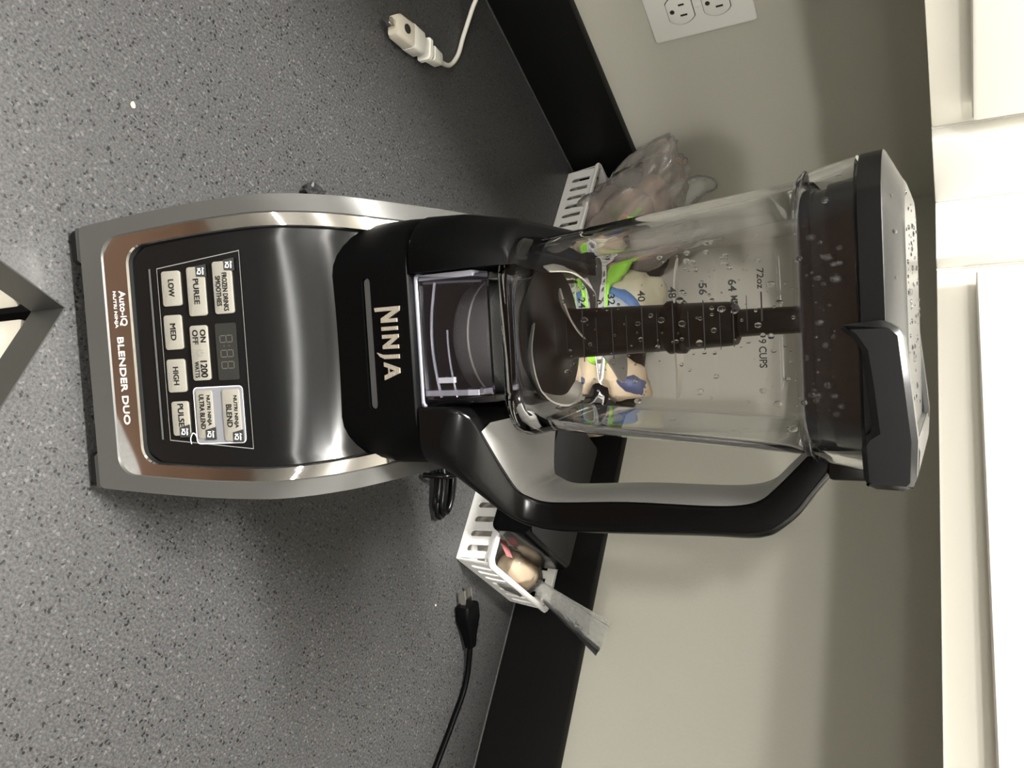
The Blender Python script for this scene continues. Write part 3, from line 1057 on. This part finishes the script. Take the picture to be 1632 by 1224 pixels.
# ---- handle: black grip and grey inner liner, swept along the side
ST = [  # inner(x,z), outer(x,z), y front, y back
    ((.0368, .2070), (.0700, .2068), .0575, .187), ((.0370, .2190), (.0712, .2092), .0578, .187), ((.0378, .2270), (.0735, .2130), .0585, .186),
    ((.0405, .2330), (.0785, .2190), .0610, .180), ((.0470, .2368), (.0870, .2262), .067, .168), ((.0700, .2408), (.1000, .2360), .082, .152),
    ((.0868, .2450), (.1070, .2440), .093, .142), ((.0920, .2510), (.1096, .2490), .097, .141), ((.0945, .2592), (.1112, .2560), .099, .140), ((.0945, .2720), (.1120, .2700), .1, .140),
    ((.0926, .3075), (.1109, .3065), .1, .140), ((.0926, .3480), (.1092, .3480), .1, .140), ((.0915, .3660), (.1088, .3690), .1, .140),
    ((.0885, .3760), (.1072, .3780), .1, .140), ((.0827, .3830), (.1041, .3838), .1, .140), ((.0735, .3920), (.0960, .3930), .1, .139), ((.0640, .4010), (.0881, .3987), .1, .138), ((.0600, .4060), (.0760, .4085), .1, .137)]


def hsec(p, q, y0, y1, r=0.006):
    r = 0.006 + 0.020 * max(0.0, min(1.0, (y1 - y0 - .045) / .075))
    c = Vector(((p[0] + q[0]) / 2, 0, (p[1] + q[1]) / 2))
    d = Vector((q[0] - p[0], 0, q[1] - p[1]))
    hl = d.length / 2
    d.normalize()
    ym, hy = (y0 + y1) / 2, (y1 - y0) / 2
    out = []
    rr = min(r, hl * 0.9)
    for (su, sv, a0) in ((1, 1, 0), (-1, 1, 90), (-1, -1, 180), (1, -1, 270)):
        rc = min(rr, hy * .9) if su > 0 else min(0.0022, rr)
        for i in range(6):
            a = math.radians(a0 + 90 * i / 5)
            u = su * (hl - rc) + rc * math.cos(a)
            v = sv * (hy - rc) + rc * math.sin(a)
            out.append(Vector((c.x + d.x * u, ym + v, c.z + d.z * u)))
    return out


def interp_st(k):
    flat_ = [(a[0], a[1], b[0], b[1], c, d) for a, b, c, d in ST]
    out = []
    for i in range(len(flat_) - 1):
        for j in range(k):
            t = j / k
            p = [flat_[max(i - 1, 0)], flat_[i], flat_[i + 1], flat_[min(i + 2, len(flat_) - 1)]]
            out.append([0.5 * ((2 * p[1][m]) + (p[2][m] - p[0][m]) * t + (2 * p[0][m] - 5 * p[1][m] + 4 * p[2][m] - p[3][m]) * t * t + (3 * p[1][m] - p[0][m] - 3 * p[2][m] + p[3][m]) * t ** 3) for m in range(6)])
    out.append(list(flat_[-1]))
    return out


SS = interp_st(4)
hd = link('handle', *loft([hsec((s[0], s[1]), (s[2], s[3]), s[4], s[5]) for s in SS]), 'gloss', bl, smooth=60, label='glossy black grip on the right of the pitcher')
lin = []
for i, s in enumerate(SS[17:-2]):
    d = Vector((s[2] - s[0], 0, s[3] - s[1])).normalized()
    p = Vector((s[0], 0, s[1]))
    a, b = p - d * 0.0001, p - d * 0.0042
    lin.append([Vector((a.x, s[4] + .0008, a.z)), Vector((a.x, s[5] - .0008, a.z)), Vector((b.x, s[5] - .004, b.z)), Vector((b.x, s[4] + .009, b.z))])
link('grip_liner', *loft(lin), 'liner', hd, smooth=50, label='pale grey translucent inner face of the grip')
# ---- lid: skirt, rim, domed top, pour spout latch, swing handle
lid = link('lid', *loft([jring(0.4280, 0.0655, .026), jring(0.4284, 0.0672, .026), jring(0.4372, 0.0678, .026), jring(0.4378, 0.0672, .026), jring(0.4432, 0.0565, .022), jring(0.4446, 0.0545, .022), jring(0.4446, 0.0530, .02)]), 'lid', bl, smooth=30, label='black lid with bevelled glossy top')
link('lid_skirt', *loft([jring(0.4045, 0.0555), jring(0.4050, 0.0572), jring(0.4090, 0.0578), jring(0.4094, 0.0565), jring(0.4150, 0.0568), jring(0.4154, 0.0585), jring(0.4200, 0.0590), jring(0.4280, 0.0600)]), 'lid', lid, smooth=30)
box('lid_latch', (0.0560, 0.093, 0.4085), (0.0765, 0.148, 0.4270), 'lid', lid, bev=0.002)
# front arm, drawn as its outline (x, z)
ARM = [(.0060, .4200), (.0052, .4265), (.0046, .4360), (.0060, .4400), (.0100, .4438), (.0300, .4456), (.0520, .4475), (.0690, .4466), (.0718, .4440), (.0712, .4300), (.0690, .4278), (.0530, .4272), (.0500, .4292), (.0480, .4322), (.0300, .4306), (.0168, .4290), (.0110, .4255), (.0075, .4212)]
for y0, y1 in ((.0485, .0620), (.1790, .1920)):
    me = prismmesh('arm', ARM, y0, y1, 0.0022, 'y', 1)
    a = linkme('lid_handle_arm', me, 'lid', lid, None, 22)
xb = [(.0530, .4300), (.0712, .4300), (.0718, .4440), (.0690, .4466), (.0560, .4478), (.0530, .4460)]
linkme('lid_handle_grip', prismmesh('grip', xb, .0615, .1795, 0.0022, 'y', 1), 'lid', lid, None, 22)
# water beads on the lid
dv = []
for i in range(90):
    x, y = rd.uniform(-.05, .045), rd.uniform(.072, .17)
    drop(Vector((JX + x, y, .4445)), Vector((0, 0, 1)), 0.0006 + 0.0011 * rd.random() ** 2, 0.6)
for x, z in ((-.030, .4412), (-.012, .4408), (-.044, .4402), (-.050, .4378)):
    drop(Vector((x, .0605, z)), Vector((0, -.5, 1)), 0.0011)
link('lid_water_drops', *merge(*dv), 'water', lid, smooth=80, kind='stuff')

# ---- power cord gathered behind the base
pc = []
for k, (dx, dz) in enumerate(((0, 0), (.006, .002), (-.005, .004), (.002, .008))):
    pc.append(tube([(.105 + dx, .355, .006 + dz), (.135 + dx, .352, .010 + dz), (.162 + dx, .350, .007 + dz), (.166 + dx, .360, .006 + dz), (.150, .366 + dx, .008 + dz), (.120, .368 + dx, .010 + dz), (.100, .366, .008 + dz)], 0.0035, 8, 5))
pc.append(tube([(.06, .190, .012), (.075, .23, .006), (.09, .30, .006), (.105, .355, .008)], 0.0035, 8, 5))
pco = link('power_cord', *merge(*pc), 'gloss', bl, smooth=60, label='black cord gathered in loops behind the base')
link('cord_tie', *tube([(.128, .335, .006), (.130, .342, .026), (.131, .360, .030), (.131, .378, .022), (.130, .384, .006)], 0.0028, 8, 5), 'gloss', pco, smooth=60)


# ================================================================== BASKETS on the right
def slotted(name, u0, u1, h, n, m, parent, mtx, s0, pitch, sw, z0, z1, th=0.0016):
    """wall panel with upright rounded slots: local x along, z up; built solid from strips"""
    bm_parts = []
    # columns between the slots, top and bottom bands
    edges = [u0]
    for i in range(n):
        c = s0 + i * pitch
        edges += [c - sw / 2, c + sw / 2]
    edges.append(u1)

    def bx(a, b, c, d):
        v = [(x, y, z) for x in (a, b) for y in (0, th) for z in (c, d)]
        bm_parts.append((v, [(0, 1, 3, 2), (4, 6, 7, 5), (0, 4, 5, 1), (2, 3, 7, 6), (0, 2, 6, 4), (1, 5, 7, 3)]))
    for i in range(0, len(edges), 2):
        bx(edges[i], edges[i + 1], z0, z1)
    bx(u0, u1, 0, z0)
    bx(u0, u1, z1, h)
    # rounded slot bottoms
    for i in range(n):
        c = s0 + i * pitch
        r = sw / 2
        for sg in (-1, 1):
            pts = [(c + sg * r, z0)] + [(c + sg * r * math.cos(t), z0 + r - r * math.sin(t)) for t in [PI / 2 * k / 4 for k in range(5)]]
            v = [(p[0], y, p[1]) for y in (0, th) for p in pts]
            k = len(pts)
            bm_parts.append((v, [tuple(range(k)), tuple(range(2 * k - 1, k - 1, -1))] + [(j, (j + 1) % k, k + (j + 1) % k, k + j) for j in range(k)]))
    V, Fc = merge(*bm_parts)
    V = [mtx @ Vector(v) for v in V]
    me = bpy.data.meshes.new(name)
    me.from_pydata([tuple(v) for v in V], [], Fc)
    return linkme(name, me, m, parent)


def basket(label, a0, a1, b0, b1, s0, pitch):
    """a: along the wall, b: away from the wall"""
    Lg, Wd, Hh = a1 - a0, b1 - b0, 0.046
    o = empty('basket', label, 'basket', MROOM @ Matrix.Translation((b0, a0, 0.0005)), 'white slotted baskets along the right wall')
    fl = math.radians(5)
    # local: x = b (0 at the wall), y = a
    tilt = math.tan(fl)
    for front in (True, False):
        # map (u, t, z) -> x outwards
        m_ = Matrix(((0, (1 if front else -1), (tilt if front else -tilt), (Wd - 0.006 if front else 0.006)), (1, 0, 0, 0), (0, 0, 1, 0), (0, 0, 0, 1)))
        slotted('slotted_wall', 0.006, Lg - 0.006, Hh, 16, 'basket', o, m_, s0 - a0, pitch, 0.0068, 0.0095, 0.0365)
    for far in (True, False):
        m_ = Matrix(((1, 0, 0, 0), (0, (1 if far else -1), (tilt if far else -tilt), (Lg - 0.006 if far else 0.006)), (0, 0, 1, 0), (0, 0, 0, 1)))
        slotted('slotted_wall', 0.006, Wd - 0.006, Hh, 7, 'basket', o, m_, 0.020, 0.0168, 0.0068, 0.0095, 0.0365)
    link('basket_floor', *loft([[(x, y, z) for x, y in rsq(Wd / 2 - d, Lg / 2 - d, 0.006, 3, Wd / 2, Lg / 2)] for z, d in ((0, .0055), (.0025, .0045))]), 'basket', o, smooth=40)
    for sx, cx in ((1, Wd - 0.006), (-1, 0.006)):
        for sy, cy in ((1, Lg - 0.006), (-1, 0.006)):
            rings = []
            for z in (0, Hh):
                off = tilt * z
                px, py = cx + sx * off, cy + sy * off
                ang0 = math.atan2(0, sx)
                ring = []
                for i in range(5):
                    t = PI / 2 * i / 4
                    ring.append((px + sx * 0.0016 * math.cos(t), py + sy * 0.0016 * math.sin(t), z))
                ring.append((px, py, z))
                rings.append(ring)
            link('corner_post', *loft(rings), 'basket', o, smooth=50)
    rr = []
    for d, z in ((0.0, Hh - .004), (0.0022, Hh - .004), (0.0032, Hh - .001), (0.0022, Hh + .001), (-0.0022, Hh + .001), (-0.0026, Hh - .001), (0.0, Hh - .004)):
        rr.append([(x, y, z) for x, y in rsq(Wd / 2 + d, Lg / 2 + d, 0.008, 5, Wd / 2, Lg / 2)])
    link('basket_rim', *loft(rr, False, False), 'basket', o, smooth=40)
    return o


basket('white slotted plastic basket on the left, holding bagged rolls', 0.008, 0.286, 0.006, 0.148, 0.0305, 0.0161)
basket('white slotted plastic basket on the right, holding a black box', 0.294, 0.574, 0.006, 0.148, 0.3155, 0.0161)


# ---- things in the baskets
def blob(cx, rx, amp, fr, seed, nu=36, nv=20, sq=1.0, lo=-1.0):
    V, Fc = [], []
    for j in range(nv + 1):
        th = PI * j / nv
        for i in range(nu):
            ph = 2 * PI * i / nu
            d = Vector((math.sin(th) * math.cos(ph), math.sin(th) * math.sin(ph), math.cos(th)))
            e = Vector([math.copysign(abs(c) ** sq, c) for c in d])
            k = 1 + amp * noise.noise(d * fr + Vector((seed, seed * 2, 0))) + amp * 0.6 * (abs(noise.noise(d * fr * 2.3 + Vector((0, seed, 5)))) - 0.25)
            z = max(e.z * k, lo)
            V.append(Vector((cx[0] + e.x * rx[0] * k, cx[1] + e.y * rx[1] * k, cx[2] + z * rx[2])))
    for j in range(nv):
        for i in range(nu):
            a, b = j * nu + i, j * nu + (i + 1) % nu
            Fc.append((a, b, b + nu, a + nu))
    return V, Fc


# coordinates below are room ones: (b, a, z)
# left bag with rolls
roll_spots = [((.098, .052, .048), (.036, .040, .030)), ((.092, .122, .046), (.034, .030, .028)), ((.120, .085, .100), (.034, .036, .026)), ((.112, .048, .118), (.028, .028, .022))]
roll_labels = ['lower brown bread roll in the clear bag, nearest the corner', 'brown bread roll at the bottom right of the clear bag', 'upper brown bread roll in the clear bag, facing the room', 'upper brown bread roll in the clear bag, toward the walls']
for (c, r), lb in zip(roll_spots, roll_labels):
    o = link('bread_roll', *blob((0, 0, 0), r, .10, 1.6, c[0] * 90, 24, 14), 'bread', None, MROOM @ Matrix.Translation(c), 70)
    tag(o, lb, 'bread', 'rolls in the clear bag')
bg = empty('plastic_bag', 'crumpled clear plastic bag of brown rolls in left basket', 'bag', MROOM @ Matrix.Translation((.085, .075, .012)))
bgm = blob((0.004, -.004, .072), (.066, .058, .084), .22, 2.4, 4.2, 80, 44, .9, -.80)
bgm = ([Vector((v.x + .55 * max(0, v.z - .05), v.y - .22 * max(0, v.z - .05), v.z)) for v in bgm[0]], bgm[1])
link('bag_film', bgm[0], bgm[1], 'bag', bg, smooth=70)
link('bag_knot', *tube([(.020, -.020, .130), (.020, -.036, .152), (.016, -.046, .166), (.008, -.052, .182)], lambda t: .020 * (1 - t) ** 0.6 + .003, 12, 6), 'bagthin', bg, smooth=60)
# bread bag with blue band, lime packet, bun pack
bb = empty('bread_bag', 'cream and white bread bag with blue band behind the pitcher', 'bag', MROOM @ Matrix.Translation((.070, .185, .004)))
link('bag_body', *blob((0, 0, .062), (.052, .060, .072), .12, 1.8, 2.1, 40, 24, .8, -.80), 'pale', bb, smooth=70)
link('blue_band', *xform(blob((0, -.004, .060), (.0530, .018, .0745), .12, 1.8, 2.1, 40, 24, .8, -.78), Matrix.Rotation(-.35, 4, 'X')), 'blue', bb, smooth=70)
link('white_band', *xform(blob((0, .016, .056), (.0535, .020, .070), .12, 1.8, 2.1, 40, 24, .8, -.75), Matrix.Rotation(-.30, 4, 'X')), 'cyanw', bb, smooth=70)
lp = empty('snack_packet', 'lime green packet leaning on the front rim of the left basket', 'packet', MROOM @ Matrix.Translation((.138, .182, .070)) @ Matrix.Rotation(math.radians(-23), 4, 'X'))
link('packet_body', *blob((0, 0, 0), (.010, .076, .017), .10, 2.0, 7.7, 36, 18, .75), 'lime', lp, smooth=70)
link('packet_seal', *loft([[(.003, -.078, -.010), (.005, -.078, -.010), (.005, -.078, .010), (.003, -.078, .010)], [(.005, -.096, -.014), (.007, -.096, -.014), (.007, -.096, .016), (.005, -.096, .016)]]), 'lime', lp)
bp = empty('bun_pack', 'pale bun pack with navy patch in the right basket', 'bag', MROOM @ Matrix.Translation((.072, .338, .004)))
link('pack_film', *blob((0, -.010, .068), (.050, .046, .076), .14, 1.7, 9.3, 40, 24, .85, -.85), 'bun', bp, smooth=70)
link('pack_patch', *blob((.010, .004, .118), (.036, .020, .026), .10, 1.7, 3.3, 28, 14, .8), 'navy', bp, smooth=70)
l2 = empty('snack_packet', 'lime green packet standing in the right basket by bun pack', 'packet', MROOM @ Matrix.Translation((.128, .308, .045)))
link('packet_body', *blob((0, 0, 0), (.009, .012, .032), .10, 2.0, 1.7, 24, 14, .8), 'lime', l2, smooth=70)
# black glossy box resting across the right basket
MBX = MROOM @ Matrix.Translation((.118, .470, .0705)) @ Matrix.Rotation(math.radians(-1.5), 4, 'X')
bx = empty('plastic_box', 'glossy black plastic box resting across the right basket', 'box', MBX)
me = prismmesh('box_body', rsq(.075, .0225, .009, 5), -.052, .048, .0012, 'x')
linkme('box_body', me, 'gloss', bx, None, 40)
linkme('box_top', prismmesh('box_top', rsq(.0495, .072, .006, 4), .0226, .0236, .0004), 'rubber', bx, Matrix.Translation((-.001, 0, 0)), 40)
# bun in clear bag with twisted tail
o = link('bread_roll', *blob((0, 0, 0), (.030, .020, .021), .08, 1.4, 3.9, 28, 16), 'bun', None, MROOM @ Matrix.Translation((.066, .552, .031)), 70)
tag(o, 'tan round bun at the right end of the right basket', 'bread')
b2 = empty('plastic_bag', 'clear bag with flared tail hanging over right basket end', 'bag', MROOM @ Matrix.Translation((.066, .552, .005)))
link('bag_film', *blob((0, -.001, .026), (.034, .0235, .025), .12, 2.2, 6.2, 36, 20, .9), 'jar', b2, smooth=70)
tl = []
for i in range(9):
    t = i / 8
    c = Vector((-.028 - .016 * t, .006 + .042 * t, .040 + .082 * t))
    ru, rv = .009 + .014 * t, .016 - .004 * t
    ring = []
    for j in range(24):
        a = 2 * PI * j / 24
        k = 1 + .18 * math.sin(5 * a + 2 * t) * t
        ring.append(c + Vector((0.35 * ru * k * math.cos(a), rv * .4 * math.sin(a), 0)) + Vector((-.75, .5, -.35)) * (ru * 1.15 * k * math.cos(a)))
    tl.append(ring)
link('bag_tail', *loft(tl, False, False), 'bagthin', b2, smooth=60, label='milky flared tail of the bag')
o = link('price_label', *loft([[(0, -.012, -.003), (.001, -.012, -.003), (.001, .006, .010), (0, .006, .010)], [(.016, -.008, -.003), (.017, -.008, -.003), (.017, .010, .012), (.016, .010, .012)]]), 'pink', None, MROOM @ Matrix.Translation((.115, .548, .040)))
tag(o, 'small pink label inside the right basket corner', 'label')

# ================================================================== small things on the worktop
# white cord with its connector
wc = empty('white_cable', 'white cable with a moulded connector lying by the left wall', 'cable', MROOM @ Matrix.Translation((.47, .170, 0)))
p0 = Vector((.506 - .47, .190 - .170, .011))
p1 = Vector((.430 - .47, .151 - .170, .010))
ax = (p1 - p0).normalized()
sd = Vector((-ax.y, ax.x, 0)).normalized()
up = Vector((0, 0, 1))


def conn(stations, m, name, label=None):
    rings = []
    for d, w, h in stations:
        c = p0 + ax * d
        rings.append([c + sd * x + up * y for x, y in rsq(w, h, min(w, h) * .45, 4)])
    link(name, *loft(rings), m, wc, smooth=50, label=label)


conn([(.000, .0095, .0058), (.003, .0112, .0072), (.024, .0118, .0078)], 'plugc', 'connector_cap', 'beige clear front of the connector')
conn([(.024, .0122, .0080), (.040, .0116, .0078), (.043, .0088, .0066), (.050, .0086, .0064)], 'plugw', 'connector_body')
conn([(.050, .0112, .0078), (.054, .0112, .0078)], 'plugw', 'strain_relief')
conn([(.054, .0072, .0062), (.060, .0070, .0060), (.0605, .0078, .0066), (.074, .0066, .0056), (.077, .0040, .0040)], 'plugw', 'strain_relief')
conn([(-.009, .0026, .0022), (-.006, .0040, .0030), (.000, .0040, .0030)], 'brass', 'connector_tip')
link('connector_hole', *xform(lathe([(.0045, 0), (.0045, .0006), (.0025, .0006), (.0025, .0002), (0, .0002)], 16), Matrix.Translation(p0 + ax * .012 + up * .0076)), 'slot', wc)
cpts = [p0 + ax * .074, Vector((.418 - .47, .134 - .17, .0035)), Vector((.412 - .47, .110 - .17, .003)), Vector((.416 - .47, .085 - .17, .004)), Vector((.425 - .47, .055 - .17, .010)), Vector((.438 - .47, .030 - .17, .020)), Vector((.470 - .47, .018 - .17, .026)), Vector((.55 - .47, .014 - .17, .012)), Vector((.7 - .47, .014 - .17, .003)), Vector((.9 - .47, .02 - .17, .003))]
link('cord', *tube(cpts, .0024, 10, 8), 'cordw', wc, smooth=60)

# black plug and cord by the right wall
bp_ = empty('black_plug', 'black two prong power plug with cord beside the right basket', 'plug', MROOM @ Matrix.Translation((.10, .615, 0)))
q0 = Vector((.113 - .10, .607 - .615, .009))
q1 = Vector((.072 - .10, .655 - .615, .008))
ax = (q1 - q0).normalized()
sd = Vector((-ax.y, ax.x, 0)).normalized()
rings = []
for d, w, h in ((0, .0112, .0075), (.002, .0122, .0085), (.016, .0122, .0085), (.024, .0095, .0075), (.034, .0068, .0060), (.046, .0048, .0048)):
    rings.append([q0 + ax * d + sd * x + up * y for x, y in rsq(w, h, min(w, h) * .4, 4)])
link('plug_body', *loft(rings), 'collar', bp_, smooth=50)
for s_ in (-1, 1):
    rings = [[q0 + ax * d + sd * (s_ * .0063 + x) + up * y for x, y in ((-.0008, -.003), (.0008, -.003), (.0008, .003), (-.0008, .003))] for d in (.001, -.014, -.0165)]
    link('prong', *loft(rings), 'brass', bp_, label='shiny metal prong')
link('cord', *tube([q0 + ax * .044, Vector((.066 - .1, .675 - .615, .004)), Vector((.070 - .1, .715 - .615, .0032)), Vector((.080 - .1, .765 - .615, .0032)), Vector((.095 - .1, .85 - .615, .0032)), Vector((.12 - .1, 1.0 - .615, .0032))], .003, 8, 6), 'collar', bp_, smooth=60)

# crumpled glossy scrap by the base, crumbs
o = link('glossy_scrap', *blob((0, 0, .005), (.008, .010, .006), .8, 2.2, 5.5, 20, 12, 1, -.8), 'scrap', None, Matrix.Translation((-.1605, .492, 0)), 25)
tag(o, 'small crumpled glossy dark scrap left of the blender base', 'scrap')
for lb, (x, y) in (('pale bread crumb on the open grey worktop, left of the blender', (-.1871, .3335)), ('tiny pale crumb on the worktop in front of the black plug', (.218, .655))):
    r = .0016 if x < 0 else .0008
    o = link('crumb', *blob((0, 0, r * .7), (r * 1.4, r, r * .8), .3, 1.5, x * 50, 12, 8), 'crumb', None, Matrix.Translation((x, y, 0)), 60)
    tag(o, lb, 'crumb')
